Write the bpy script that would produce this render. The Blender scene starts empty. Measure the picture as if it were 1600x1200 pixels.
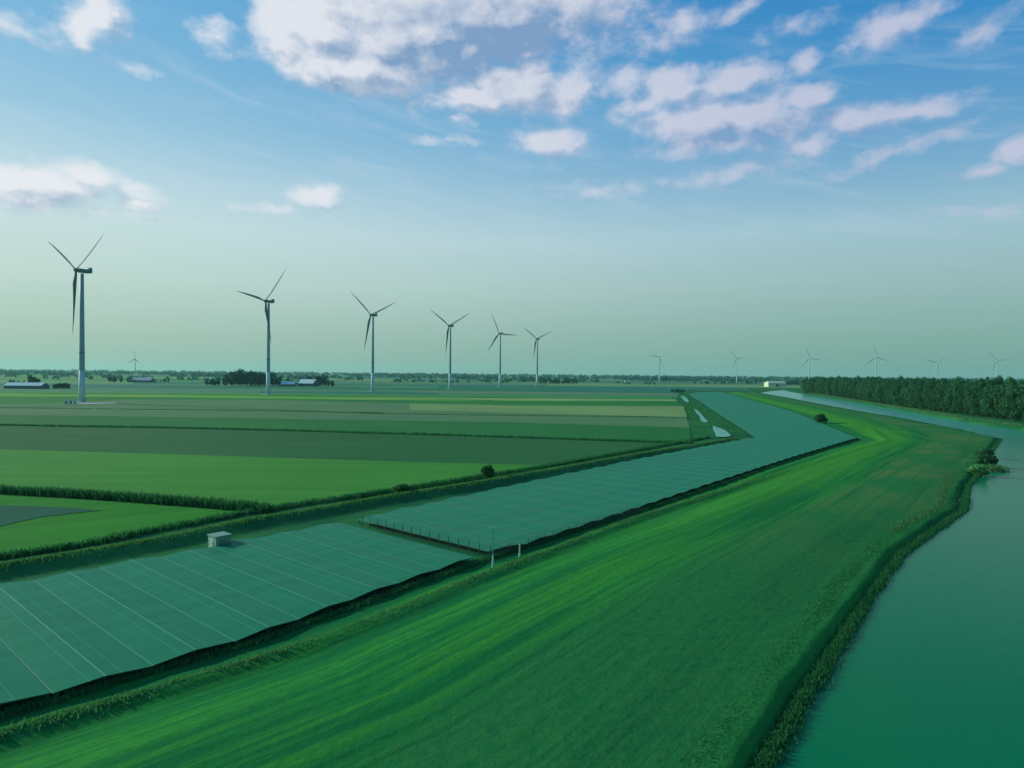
import bpy, math, random
import numpy as np
from mathutils import Matrix, Vector
R = math.radians
random.seed(7); rng = np.random.default_rng(7)
S = bpy.context.scene
C = S.collection

# ------------------------------------------------------------------ camera
F = 1067.0; H = 25.0
pit = math.atan(15.5 / F); rol = 0.0094
fw = np.array([0, math.cos(pit), -math.sin(pit)]); r0 = np.array([1., 0, 0]); u0 = np.cross(r0, fw)
rt = math.cos(rol) * r0 + math.sin(rol) * u0; up = np.cross(rt, fw)
cam = bpy.data.cameras.new('camera'); co = bpy.data.objects.new('camera', cam); C.objects.link(co)
co.matrix_world = Matrix(((rt[0], up[0], -fw[0], 0), (rt[1], up[1], -fw[1], 0), (rt[2], up[2], -fw[2], H), (0, 0, 0, 1)))
cam.sensor_width = 36; cam.lens = 36 * F / 1600; cam.clip_start = 0.5; cam.clip_end = 80000
S.camera = co

def P(x, y, z=0.0):
    """ground position of a surveyed point"""
    d = fw + rt * (x - 800) / F - up * (y - 600) / F
    t = (z - H) / d[2]
    return (float(d[0] * t), float(d[1] * t))

# ------------------------------------------------------------------ light
SUN_AZ, SUN_EL = -67.0, 21.0
S.view_settings.view_transform = 'Standard'; S.view_settings.look = 'None'
S.view_settings.exposure = 0.0; S.view_settings.gamma = 1.0
sl = bpy.data.lights.new('sun', 'SUN'); sl.energy = 4.4; sl.angle = R(0.6); sl.color = (1.0, 0.96, 0.86)
so = bpy.data.objects.new('sun', sl); C.objects.link(so); so.location = (0, 0, 200)
sv = Vector((math.sin(R(SUN_AZ)) * math.cos(R(SUN_EL)), math.cos(R(SUN_AZ)) * math.cos(R(SUN_EL)), math.sin(R(SUN_EL))))
so.rotation_euler = sv.to_track_quat('Z', 'Y').to_euler()

def lin(c):
    return tuple(((v / 255) / 12.92 if v / 255 <= 0.04045 else ((v / 255 + 0.055) / 1.055) ** 2.4) for v in c)

class NT:
    """tiny node helper"""
    def __init__(s, nt): s.nt = nt
    def n(s, t, **k):
        o = s.nt.nodes.new(t)
        for a, b in k.items(): setattr(o, a, b)
        return o
    def put(s, sock, v):
        if isinstance(v, bpy.types.NodeSocket): s.nt.links.new(v, sock)
        else: sock.default_value = v
    def m(s, op, a, b=0.0, c=0.0, clamp=False):
        o = s.n('ShaderNodeMath', operation=op, use_clamp=clamp)
        for i, v in enumerate((a, b, c)): s.put(o.inputs[i], v)
        return o.outputs[0]
    def v(s, op, a, b=(0, 0, 0), c=(0, 0, 0), out=0):
        o = s.n('ShaderNodeVectorMath', operation=op)
        s.put(o.inputs[0], a); s.put(o.inputs[1], b)
        if op == 'MULTIPLY_ADD': s.put(o.inputs[2], c)
        return o.outputs[out]
    def sm(s, x, a, b, c=0.0, d=1.0):
        o = s.n('ShaderNodeMapRange', interpolation_type='SMOOTHSTEP')
        for i, v in enumerate((x, a, b, c, d)): s.put(o.inputs[i], v)
        return o.outputs[0]
    def mix(s, f, a, b, mode='MIX'):
        o = s.n('ShaderNodeMix', data_type='RGBA', blend_type=mode)
        s.put(o.inputs[0], f)
        for i, v in ((6, a), (7, b)):
            s.put(o.inputs[i], v if isinstance(v, bpy.types.NodeSocket) else (*v[:3], 1))
        return o.outputs[2]
    def noise(s, vec, scale, detail=4, rough=0.5, dist=0.0):
        o = s.n('ShaderNodeTexNoise'); s.put(o.inputs['Vector'], vec)
        o.inputs['Scale'].default_value = scale; o.inputs['Detail'].default_value = detail
        o.inputs['Roughness'].default_value = rough; o.inputs['Distortion'].default_value = dist
        return o.outputs[0]
    def ramp(s, f, stops):
        o = s.n('ShaderNodeValToRGB'); s.put(o.inputs[0], f)
        e = o.color_ramp.elements
        while len(e) < len(stops): e.new(0.5)
        for q, (p, c) in zip(e, stops): q.position = p; q.color = (*c, 1)
        return o.outputs[0]
    def comb(s, x, y, z=0.0):
        o = s.n('ShaderNodeCombineXYZ')
        for i, v in enumerate((x, y, z)): s.put(o.inputs[i], v)
        return o.outputs[0]

# ------------------------------------------------------------------ sky (world)
W = bpy.data.worlds.new('World'); S.world = W; W.use_nodes = True
W.node_tree.nodes.clear(); g = NT(W.node_tree)
tc = g.n('ShaderNodeTexCoord'); D = tc.outputs['Generated']
sp = g.n('ShaderNodeSeparateXYZ'); g.put(sp.inputs[0], D)
X, Y, Z = sp.outputs
az = g.m('ARCTAN2', X, Y); el = g.m('ARCSINE', Z)          # radians, azimuth from +Y
A = g.comb(az, el, 0.0)

def px_dir(x, y):
    d = fw + rt * (x - 800) / F - up * (y - 600) / F; d /= np.linalg.norm(d)
    return math.atan2(d[0], d[1]), math.asin(d[2])

# clouds: centre x, y, half width, half height (pixels of the survey photo), weight, slope
CL = [(150, 20, 48, 42, 1.0, 0), (130, 40, 34, 30, .9, 0), (338, 58, 34, 30, .62, 0),
      (505, 45, 95, 90, 2.2, 0), (560, 105, 120, 44, 2.0, 0), (640, 50, 160, 90, 2.2, 0), (770, 20, 150, 80, 1.9, 0), (890, 10, 110, 60, 1.1, 0), (455, 5, 45, 50, 1.5, 0),
      (740, 150, 90, 26, .95, .1), (800, 135, 110, 42, 1.15, 0), (880, 145, 50, 42, 1.0, 0), (830, 112, 50, 25, .8, 0), (715, 185, 30, 10, .5, 0),
      (862, 222, 60, 24, 1.0, 0), (965, 128, 45, 32, .8, 0), (1045, 142, 58, 36, 1.1, .1), (1010, 160, 50, 22, .8, .2), (1150, 122, 75, 30, 1.05, .1),
      (1095, 195, 100, 45, 1.1, 0), (1170, 190, 120, 48, 1.0, .1), (1262, 150, 55, 26, 1.0, .1), (1110, 225, 120, 24, .7, 0), (1340, 185, 90, 28, .85, 0), (1430, 175, 100, 18, .8, .05),
      (1265, 222, 60, 24, .7, .2), (1400, 238, 130, 14, .38, .25), (1150, 268, 120, 16, .32, .1), (1395, 38, 80, 32, .85, .2), (1340, 65, 40, 14, .5, .3),
      (1060, 48, 62, 30, .75, .2), (1255, 97, 34, 18, .7, .2), (1525, 52, 60, 20, .5, .4), (1160, 16, 60, 12, .42, .2), (1240, 40, 60, 16, .35, .1),
      (1592, 240, 34, 28, .9, 0), (1540, 268, 60, 10, .5, 0), (930, 75, 120, 50, .35, .4), (985, 20, 90, 25, .4, 0),
      (60, 290, 110, 34, 1.05, 0), (130, 275, 55, 22, .9, 0), (205, 303, 40, 18, .5, 0), (215, 317, 34, 12, .7, 0), (40, 310, 90, 22, .85, 0), (170, 332, 70, 8, .35, 0),
      (492, 308, 48, 20, .85, 0), (430, 325, 60, 9, .3, 0), (40, 45, 70, 22, .38, 0), (205, 106, 40, 10, .35, 0), (1600, 330, 160, 10, .3, -.1), (940, 295, 90, 14, .28, 0), (700, 220, 60, 8, .3, 0)]
grp = bpy.data.node_groups.new('cloud field', 'ShaderNodeTree')
grp.interface.new_socket('Vector', in_out='INPUT', socket_type='NodeSocketVector')
grp.interface.new_socket('Density', in_out='OUTPUT', socket_type='NodeSocketFloat')
q = NT(grp); gi = q.n('NodeGroupInput'); go = q.n('NodeGroupOutput')
V = gi.outputs[0]
# a slow warp makes the outlines billow
wn = q.n('ShaderNodeTexNoise'); q.put(wn.inputs['Vector'], V); wn.inputs['Scale'].default_value = 22; wn.inputs['Detail'].default_value = 5; wn.inputs['Roughness'].default_value = .6
warp = q.v('MULTIPLY', q.v('SUBTRACT', wn.outputs['Color'], (.5, .5, .5)), (.035, .022, 0))
VW = q.v('ADD', V, warp)
field = None
for (cx, cy, rx, ry, w, slope) in CL:
    a0, e0 = px_dir(cx, cy)
    a1, _ = px_dir(cx + rx, cy); _, e1 = px_dir(cx, cy - ry)
    ra, re = 1.25 * abs(a1 - a0), 1.25 * abs(e1 - e0)
    dv = q.v('MULTIPLY_ADD', VW, (1 / ra, 1 / re, 0), (-a0 / ra, -e0 / re, 0))
    if slope:
        s_ = q.n('ShaderNodeSeparateXYZ'); q.put(s_.inputs[0], dv)
        dv = q.comb(s_.outputs[0], q.m('MULTIPLY_ADD', s_.outputs[0], -slope * ra / re, s_.outputs[1]), 0.0)
    ln = q.v('LENGTH', dv, out=1)
    # w-scaled bump, falls below zero outside
    a_ = q.m('MAXIMUM', q.m('SUBTRACT', 1.0, ln), -0.9)
    fld = q.m('MAXIMUM' if w > 1 else 'MINIMUM', q.m('MULTIPLY', a_, w), a_)
    field = fld if field is None else q.m('SMOOTH_MAX', field, fld, 0.06)
an = q.v('MULTIPLY', V, (1, 1.5, 1))
n1 = q.noise(an, 24, 8, .56, .1)
n2 = q.noise(an, 13, 4, .5, .3)
nz = q.m('ADD', q.m('MULTIPLY', q.m('SUBTRACT', n1, .5), 1.45), q.m('MULTIPLY', q.m('SUBTRACT', n2, .5), .35))
q.put(go.inputs[0], q.m('ADD', field, nz))
def cloud(vec):
    o = g.n('ShaderNodeGroup'); o.node_tree = grp; g.put(o.inputs[0], vec); return o.outputs[0]
d0 = cloud(A)
d1 = cloud(g.v('ADD', A, (-.020, .020, 0)))               # a look towards the sun side of each cloud
dens = g.sm(d0, -.12, .72)
lit = g.sm(g.m('SUBTRACT', d0, d1), -.75, .5)
# clear sky colours by elevation, warmer and paler towards the sun side
eln = g.m('DIVIDE', el, R(60), clamp=True)
def stops(cs): return [(p / 60.0, lin(c)) for p, c in cs]
left = g.ramp(eln, stops([(0, (142, 181, 164)), (3, (164, 195, 182)), (7, (190, 216, 208)), (11, (200, 224, 226)), (14, (184, 216, 228)), (18, (150, 198, 224)), (23, (120, 182, 220)), (29, (96, 170, 218)), (60, (50, 120, 190))]))
right = g.ramp(eln, stops([(0, (118, 164, 150)), (3, (130, 174, 164)), (7, (152, 188, 188)), (11, (158, 196, 210)), (15, (122, 174, 208)), (19, (92, 158, 206)), (24, (58, 142, 202)), (29, (28, 124, 194)), (60, (14, 84, 160))]))
clear = g.mix(g.sm(az, R(-42), R(40)), left, right)
cir = g.noise(g.v('MULTIPLY', g.comb(az, g.m('MULTIPLY_ADD', az, .22, el), 0.0), (4, 26, 1)), 1.6, 6, .6, .6)
cirf = g.m('MULTIPLY', g.m('MULTIPLY', g.sm(cir, .46, .74), g.sm(el, R(6), R(13))), g.sm(el, R(30), R(20)))
clear = g.mix(g.m('MULTIPLY', cirf, .22), clear, lin((205, 220, 235)))
side = g.sm(az, R(-25), R(30))
bright = g.mix(side, lin((236, 238, 243)), lin((196, 202, 224)))
grey = g.mix(side, lin((128, 160, 196)), lin((134, 164, 204)))
gf = None                                                  # the thick, self-shaded hearts of the clouds
for (cx, cy, rx, ry, w) in ((735, 40, 210, 75, 1.5), (640, 90, 90, 40, .6), (890, 30, 120, 50, 1.0), (800, 128, 80, 22, .5), (1190, 205, 170, 24, .9), (1390, 200, 90, 16, .6), (60, 302, 110, 14, .7), (985, 60, 120, 50, .7), (150, 30, 20, 20, .3)):
    a0, e0 = px_dir(cx, cy); a1, _ = px_dir(cx + rx, cy); _, e1 = px_dir(cx, cy - ry)
    ln = g.v('LENGTH', g.v('MULTIPLY_ADD', A, (1 / (a1 - a0), 1 / (e1 - e0), 0), (-a0 / (a1 - a0), -e0 / (e1 - e0), 0)), out=1)
    v_ = g.m('MULTIPLY', g.sm(ln, 1.5, .0), w); gf = v_ if gf is None else g.m('MAXIMUM', gf, v_)
core = g.noise(g.v('MULTIPLY', A, (1, 1.6, 1)), 20, 4, .55)
gf = g.m('MULTIPLY', gf, g.sm(core, .05, .75), clamp=True)
shade = g.m('SUBTRACT', g.m('ADD', g.m('MULTIPLY', lit, .95), .22), g.m('MULTIPLY', gf, .62))
shade = g.m('ADD', shade, g.m('MULTIPLY', g.m('SUBTRACT', g.noise(g.v('MULTIPLY', A, (1, 1.5, 1)), 30, 6, .6), .5), 1.1), clamp=True)
ccol = g.mix(shade, grey, bright)
sky = g.mix(g.m('MULTIPLY', dens, .93), clear, ccol)
below = g.mix(g.sm(el, R(-3), R(-.3)), lin((60, 105, 80)), sky)
nish = g.n('ShaderNodeTexSky', sky_type='NISHITA'); nish.sun_disc = False
nish.sun_elevation = R(SUN_EL); nish.sun_rotation = R(SUN_AZ); nish.air_density = 1.0; nish.dust_density = 1.5
painted = g.v('SCALE', below); painted.node.inputs['Scale'].default_value = 10.0
mx = g.mix(.06, painted, nish.outputs[0])
bg = g.n('ShaderNodeBackground'); g.put(bg.inputs[0], mx); bg.inputs[1].default_value = 0.1
wo = g.n('ShaderNodeOutputWorld'); g.put(wo.inputs[0], bg.outputs[0])

# ------------------------------------------------------------------ materials
def new_mat(name):
    m = bpy.data.materials.new(name); m.use_nodes = True
    k = NT(m.node_tree); b = m.node_tree.nodes['Principled BSDF']
    return m, k, b
def simple(name, c1, c2=None, rough=.7, scale=1.0, metal=0.0, spec=.5, coord='Object', bump=0.0, stretch=(1, 1, 1), detail=5):
    """two-tone procedural noise material"""
    m, k, b = new_mat(name)
    t = k.n('ShaderNodeTexCoord')
    v = k.v('MULTIPLY', t.outputs[coord], stretch)
    n = k.noise(v, scale, detail, .6)
    c = k.mix(k.sm(n, .3, .7), c1, c2 or tuple(x * .75 for x in c1))
    k.put(b.inputs['Base Color'], c); b.inputs['Roughness'].default_value = rough
    b.inputs['Metallic'].default_value = metal; b.inputs['Specular IOR Level'].default_value = spec
    if bump:
        bp = k.n('ShaderNodeBump'); k.put(bp.inputs['Height'], n); bp.inputs['Strength'].default_value = bump; k.put(b.inputs['Normal'], bp.outputs[0])
    return m
def field_mat(name, c1, c2, row=(1, .02), scale=.3, spec=.05, ang=0.0, big=.012):
    """crop field: large patches, fine plant speckle and drill rows"""
    m, k, b = new_mat(name)
    ge = k.n('ShaderNodeNewGeometry'); pos = ge.outputs['Position']
    vr = k.n('ShaderNodeVectorRotate', rotation_type='Z_AXIS'); k.put(vr.inputs['Vector'], pos); vr.inputs['Angle'].default_value = ang
    st = k.v('MULTIPLY', vr.outputs[0], (.03, 1, 1))
    n1 = k.noise(st, scale, 5, .6); n2 = k.noise(pos, big, 4, .55); n3 = k.noise(pos, 1.2, 3, .6)
    n1 = k.m('ADD', n1, k.m('MULTIPLY', k.m('SUBTRACT', k.noise(st, 2.2, 3, .6), .5), .9))
    f = k.m('ADD', k.m('ADD', k.m('MULTIPLY', n1, .55), k.m('MULTIPLY', n2, .8)), k.m('MULTIPLY', n3, .3))
    c = k.mix(k.sm(f, .62, 1.02), c1, c2)
    if big > .01:
        sy = k.n('ShaderNodeSeparateXYZ'); k.put(sy.inputs[0], vr.outputs[0])
        ty = k.m('FRACT', k.m('DIVIDE', k.m('ADD', sy.outputs[1], k.m('MULTIPLY', n2, 4.0)), 13.0))
        tl = k.m('MAXIMUM', k.sm(k.m('ABSOLUTE', k.m('SUBTRACT', ty, .30)), .025, .008), k.sm(k.m('ABSOLUTE', k.m('SUBTRACT', ty, .43)), .025, .008))
        c = k.mix(k.m('MULTIPLY', tl, .35), c, tuple(v * .5 for v in c1))
    k.put(b.inputs['Base Color'], c); b.inputs['Roughness'].default_value = 1; b.inputs['Specular IOR Level'].default_value = spec
    return m

M = {}
M['tower'] = simple('tower_paint', (.25, .37, .35), (.20, .31, .29), .6, .08, stretch=(1, 1, .3))
M['tower_base'] = simple('tower_base_pale', (.46, .64, .58), (.38, .55, .50), .7, .2, stretch=(1, 1, .3))  # lowest tower section, in a paler tone than the tower above
M['nacelle'] = simple('nacelle_shell', (.15, .22, .22), (.11, .17, .17), .8, .3, spec=.2)
M['blade'] = simple('blade_backlit', (.11, .17, .17), (.08, .13, .13), .85, .2, spec=.2)  # darkness of backlit blades put into the colour
M['pale_turbine'] = simple('distant_turbine_haze_tone', (.38, .58, .49), (.34, .53, .44), .6, .2)  # haze fade put into the colour, toned close to the horizon sky
M['concrete'] = simple('concrete', (.36, .44, .38), (.24, .32, .27), .9, 1.5, bump=.2)
M['hut'] = simple('hut_wall', (.16, .36, .22), (.12, .30, .18), .7, 1.2)
M['hut_roof'] = simple('hut_roof', (.12, .30, .18), (.10, .26, .16), .7, 1.2)
M['dark_metal'] = simple('dark_metal', (.02, .07, .045), (.03, .09, .06), .5, 2)
M['alu'] = simple('aluminium', (.05, .29, .16), (.035, .24, .12), .5, .8, metal=.0)
M['white_paint'] = simple('white_paint', (.34, .56, .44), (.28, .48, .37), .5, 2)
M['roof_grey'] = simple('sheet_roof', (.26, .38, .37), (.20, .31, .30), .6, .3)
M['pale_roof'] = simple('pale_sheet_roof', (.42, .66, .60), (.36, .58, .53), .7, .3)
M['cabinet'] = simple('cabinet_paint', (.50, .72, .62), (.42, .64, .54), .6, 1)
M['barn_wall'] = simple('barn_wall', (.06, .14, .12), (.05, .11, .09), .8, .5)
M['cream'] = simple('cream_wall', (.55, .66, .42), (.46, .57, .36), .8, .3)
M['cream_roof'] = simple('cream_roof', (.46, .58, .40), (.38, .50, .34), .8, .3)
M['glass'] = simple('dark_glass', (.03, .06, .05), (.02, .05, .04), .1, 1)
M['bark'] = simple('bark', (.018, .045, .025), (.012, .03, .018), .95, 2, bump=.3)

def leaf_mat(name, ca, cb, cc):
    m, k, b = new_mat(name)
    ge = k.n('ShaderNodeNewGeometry'); oi = k.n('ShaderNodeObjectInfo')
    n = k.noise(ge.outputs['Position'], .35, 4, .6)
    c = k.mix(k.sm(n, .3, .7), ca, cb)
    c = k.mix(k.m('MULTIPLY', ge.outputs['Random Per Island'], .45), c, cc)
    hs = k.n('ShaderNodeHueSaturation'); k.put(hs.inputs['Color'], c)
    k.put(hs.inputs['Value'], k.m('MULTIPLY_ADD', oi.outputs['Random'], .5, .75))
    k.put(b.inputs['Base Color'], hs.outputs[0]); b.inputs['Roughness'].default_value = .8; b.inputs['Specular IOR Level'].default_value = .15
    tr = k.n('ShaderNodeBsdfTranslucent'); k.put(tr.inputs[0], hs.outputs[0])
    ms = k.n('ShaderNodeMixShader'); ms.inputs[0].default_value = .35
    k.put(ms.inputs[1], b.outputs[0]); k.put(ms.inputs[2], tr.outputs[0])
    k.put(m.node_tree.nodes['Material Output'].inputs[0], ms.outputs[0])
    return m
M['leaf'] = leaf_mat('forest_leaves', (.016, .11, .042), (.028, .16, .055), (.055, .20, .06))
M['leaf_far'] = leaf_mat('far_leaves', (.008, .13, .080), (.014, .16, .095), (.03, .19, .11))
M['bush_leaf'] = leaf_mat('bush_leaves', (.02, .14, .04), (.03, .18, .045), (.06, .22, .05))
M['reed'] = leaf_mat('reed_leaves', (.035, .19, .055), (.07, .28, .07), (.12, .34, .10))
M['reed_lit'] = leaf_mat('bank_grass_lit', (.05, .25, .06), (.10, .36, .08), (.16, .42, .11))  # brighter copy of the reed leaves, sunlight on the bank put into the colour
M['reed_dark'] = leaf_mat('ditch_reeds', (.012, .13, .040), (.022, .18, .05), (.05, .24, .06))
M['reed_pale'] = leaf_mat('bank_reeds', (.03, .16, .05), (.07, .22, .07), (.16, .32, .12))

# solar cells
def solar_mat():
    m, k, b = new_mat('solar_cells')
    t = k.n('ShaderNodeTexCoord'); s_ = k.n('ShaderNodeSeparateXYZ'); k.put(s_.inputs[0], t.outputs['UV'])
    def line(sock, period, w):
        fr = k.m('FRACT', k.m('DIVIDE', sock, period))
        return k.m('LESS_THAN', fr, w / period)
    seam = k.m('MAXIMUM', k.m('MULTIPLY', line(s_.outputs[0], 1.04, .04), .4), k.m('MAXIMUM', k.m('MULTIPLY', line(s_.outputs[1], 2.333, .08), 1.5), k.m('MULTIPLY', line(s_.outputs[1], 1.1665, .04), .5)))
    n = k.noise(t.outputs['UV'], .35, 3, .5)
    wn_ = k.n('ShaderNodeTexWhiteNoise', noise_dimensions='2D')
    k.put(wn_.inputs['Vector'], k.v('FLOOR', k.v('DIVIDE', t.outputs['UV'], (1.04, 50, 1))))
    f = k.m('ADD', k.m('MULTIPLY', n, .7), k.m('MULTIPLY', wn_.outputs[0], .42))
    c = k.mix(f, (.009, .160, .070), (.018, .225, .104))
    c = k.mix(k.m('MULTIPLY', seam, .6, clamp=True), c, (.04, .28, .16))
    k.put(b.inputs['Base Color'], c); b.inputs['Roughness'].default_value = .5; b.inputs['IOR'].default_value = 1.33; b.inputs['Specular IOR Level'].default_value = .08
    return m
M['solar'] = solar_mat()

def water_mat(name, deep, rough=.08, scale=1.0, strength=.3):
    m, k, b = new_mat(name)
    ge = k.n('ShaderNodeNewGeometry'); pos = ge.outputs['Position']
    n = k.m('ADD', k.noise(k.v('MULTIPLY', pos, (1, .6, 1)), scale, 4, .6), k.noise(k.v('MULTIPLY', pos, (.25, .12, 1)), scale, 3, .5))
    n2 = k.noise(pos, .03, 3, .5)
    yw = k.n('ShaderNodeSeparateXYZ'); k.put(yw.inputs[0], pos)
    sky_sheen = k.m('MULTIPLY', k.sm(yw.outputs[1], 180.0, 430.0), .85 if name == 'canal_water' else 0.0)   # paler with distance: bright sky reflection put into the water colour
    k.put(b.inputs['Base Color'], k.mix(sky_sheen, k.mix(n2, tuple(x * .85 for x in deep), deep), (.07, .35, .26)))
    b.inputs['Roughness'].default_value = rough; b.inputs['IOR'].default_value = 1.14; b.inputs['Specular IOR Level'].default_value = .3
    bp = k.n('ShaderNodeBump'); k.put(bp.inputs['Height'], n); bp.inputs['Strength'].default_value = strength; bp.inputs['Distance'].default_value = .1
    k.put(b.inputs['Normal'], bp.outputs[0])
    return m
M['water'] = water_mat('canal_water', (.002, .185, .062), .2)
M['pond'] = water_mat('pond_water', (.16, .46, .31), .5)

# ------------------------------------------------------------------ object helpers
def tag(o, label=None, cat=None, group=None, kind=None):
    if label: o['label'] = label
    if cat: o['category'] = cat
    if group: o['group'] = group
    if kind: o['kind'] = kind
    return o
def empty(name, loc=(0, 0, 0), rz=0.0):
    o = bpy.data.objects.new(name, None); C.objects.link(o); o.location = loc; o.rotation_euler = (0, 0, rz); o.empty_display_size = .5
    return o
class MB:
    """collects quads and tris for ONE mesh"""
    def __init__(s): s.v = []; s.f = []
    def add(s, vs, fs):
        o = len(s.v); s.v += [tuple(map(float, p)) for p in vs]; s.f += [tuple(i + o for i in f) for f in fs]; return s
    def box(s, x0, x1, y0, y1, z0, z1):
        return s.add([(x0, y0, z0), (x1, y0, z0), (x1, y1, z0), (x0, y1, z0), (x0, y0, z1), (x1, y0, z1), (x1, y1, z1), (x0, y1, z1)],
                     [(0, 3, 2, 1), (4, 5, 6, 7), (0, 1, 5, 4), (1, 2, 6, 5), (2, 3, 7, 6), (3, 0, 4, 7)])
    def rings(s, rs, cap=True):
        n = len(rs[0]); vs = [p for r_ in rs for p in r_]; fs = []
        for i in range(len(rs) - 1):
            for j in range(n):
                a, b = i * n + j, i * n + (j + 1) % n
                fs.append((a, b, b + n, a + n))
        if cap: fs += [tuple(reversed(range(n))), tuple((len(rs) - 1) * n + j for j in range(n))]
        return s.add(vs, fs)
    def cyl(s, prof, n=24, cx=0, cy=0):
        return s.rings([[(cx + r_ * math.cos(2 * math.pi * j / n), cy + r_ * math.sin(2 * math.pi * j / n), z) for j in range(n)] for r_, z in prof])
    def build(s, name, mat, parent=None, smooth=False):
        me = bpy.data.meshes.new(name); me.from_pydata(s.v, [], s.f); me.materials.append(mat)
        if smooth: me.polygons.foreach_set('use_smooth', [True] * len(me.polygons))
        o = bpy.data.objects.new(name, me); C.objects.link(o); o.parent = parent
        return o
def np_mesh(name, verts, faces, mat, smooth=False):
    me = bpy.data.meshes.new(name)
    nv, nf, k = len(verts), len(faces), faces.shape[1]
    me.vertices.add(nv); me.vertices.foreach_set('co', np.ascontiguousarray(verts, np.float32).ravel())
    me.loops.add(nf * k); me.loops.foreach_set('vertex_index', np.ascontiguousarray(faces, np.int32).ravel())
    me.polygons.add(nf); me.polygons.foreach_set('loop_start', np.arange(nf, dtype=np.int32) * k)
    me.polygons.foreach_set('loop_total', np.full(nf, k, np.int32))
    if smooth: me.polygons.foreach_set('use_smooth', np.ones(nf, bool))
    me.update(); me.validate(); me.materials.append(mat)
    return me
def copy_tree(o, parent=None):
    c = o.copy(); C.objects.link(c); c.parent = parent
    for ch in list(o.children): copy_tree(ch, c)
    return c
def pts(px, z=0.0): return np.array([P(x, y, z) for x, y in px])
def inside(poly, x, y):
    r_ = np.zeros(x.shape, bool); n = len(poly)
    for i in range(n):
        x0, y0 = poly[i]; x1, y1 = poly[(i + 1) % n]
        c = ((y0 > y) != (y1 > y))
        with np.errstate(divide='ignore', invalid='ignore'):
            r_ ^= c & (x < (x1 - x0) * (y - y0) / (y1 - y0 + 1e-12) + x0)
    return r_
def dist(line, x, y, closed=False):
    d = np.full(x.shape, 1e9); n = len(line)
    for i in range(n if closed else n - 1):
        a = line[i]; b = line[(i + 1) % n]; e = b - a; L2 = e @ e + 1e-9
        t = np.clip(((x - a[0]) * e[0] + (y - a[1]) * e[1]) / L2, 0, 1)
        d = np.minimum(d, np.hypot(x - a[0] - t * e[0], y - a[1] - t * e[1]))
    return d
def sm(x, a, b):
    t = np.clip((x - a) / (b - a), 0, 1); return t * t * (3 - 2 * t)
def wob(x, y, s=1.0):
    return (np.sin(x * .31 * s + np.sin(y * .17 * s) * 2) + np.sin(y * .43 * s + 1.3 + np.sin(x * .23 * s)) + .5 * np.sin((x + y) * 1.1 * s) + .5 * np.sin((x - y) * .9 * s + 2)) / 3

# ------------------------------------------------------------------ survey lines (edges on the ground)
WZ = -.8
river = pts([(1040, 1600), (1110, 1300), (1180, 1200), (1240, 1100), (1300, 1010), (1350, 930), (1400, 868), (1470, 818), (1502, 797), (1508, 762), (1530, 735), (1545, 707), (1561, 686),
             (1525, 678.5), (1450, 664), (1400, 654), (1340, 644), (1290, 634.5), (1240, 624.5), (1205, 618), (1184, 614.5), (1205, 611), (1240, 608.4), (1330, 607.2), (1330, 604.4), (1250, 605.4), (1226, 610.6),
             (1240, 613.4), (1300, 623.5), (1400, 640.5), (1500, 659), (1600, 674.5), (1900, 726), (2300, 800), (2900, 1300)], WZ)
PZ = .78
solar_near = pts([(-420, 980), (0, 913), (255, 866), (530, 815), (745, 868), (600, 917), (400, 989), (200, 1049), (0, 1101), (-420, 1215)], PZ)
solar_far = pts([(556, 810), (850, 747), (1000, 716), (1100, 697), (1178, 683), (1150, 664), (1112, 640), (1078, 616), (1090, 613.5), (1128, 612.5), (1180, 627), (1235, 642), (1285, 662), (1338, 684),
                 (1240, 713), (1100, 758), (1000, 791), (820, 849), (752, 862)], PZ)
right_edge = pts([(-420, 1215), (0, 1101), (400, 989), (745, 868), (1000, 791), (1240, 713), (1338, 684), (1285, 662), (1235, 642), (1128, 612.5)], PZ)
crest1 = pts([(-420, 985), (0, 890), (100, 874), (250, 848), (385, 818), (480, 803), (600, 781), (760, 755), (850, 739), (1000, 711), (1090, 697), (1150, 686)], .6)
edgeK = [(-420, 962), (0, 872), (130, 853), (250, 829), (385, 804), (480, 789), (600, 771), (760, 746), (850, 732), (1000, 705), (1105, 686), (1092, 668), (1072, 640), (1056, 616)]
crest2 = pts([(-420, 1290), (0, 1148), (100, 1118), (300, 1062), (500, 1001), (650, 943), (760, 898), (900, 846), (1000, 808), (1100, 776), (1200, 745), (1300, 713), (1385, 690), (1360, 672)], .4)
farbank = pts([(1262, 613), (1300, 620), (1400, 636.5), (1500, 653.5), (1600, 667), (1900, 714)], .5)

# ------------------------------------------------------------------ the land: one sheet to the horizon
NU, NV = 760, 780
u = np.linspace(-1.55, 1.55, NU); yy = np.concatenate([np.linspace(-60, 28, 30, endpoint=False), np.geomspace(28, 15000, NV - 30)])
GY, GU = np.meshgrid(yy, u, indexing='ij'); GX = GU * (GY + 90)
x, y = GX.ravel(), GY.ravel()
near = y < 1400
d_r = np.full(x.shape, 500.0); ins = np.zeros(x.shape, bool)
d_r[near] = dist(river, x[near], y[near], True); ins[near] = inside(river, x[near], y[near])
rd = np.where(ins, -d_r, d_r)
sdist = dist(right_edge, x, y); c1 = dist(crest1, x, y); c2 = dist(crest2, x, y); fb = dist(farbank, x, y)
z = 0.12 * wob(x, y, .25)
pen = inside(np.array(list(right_edge) + list(river[20::-1]) + [(30, -60), (-320, -60)]), x, y) & ~ins
pf = np.where(pen, sm(sdist, 3, 14) * sm(rd, 0, 10), 0)
z += pf * (1.0 + .35 * wob(x, y, .12)) * np.clip(np.sin(np.clip(sdist / (sdist + rd + 1e-6), 0, 1) * math.pi), 0, 1)
z += 1.15 * np.exp(-(c1 / 2.3) ** 2) * (1 + .15 * wob(x, y, 1))
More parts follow.
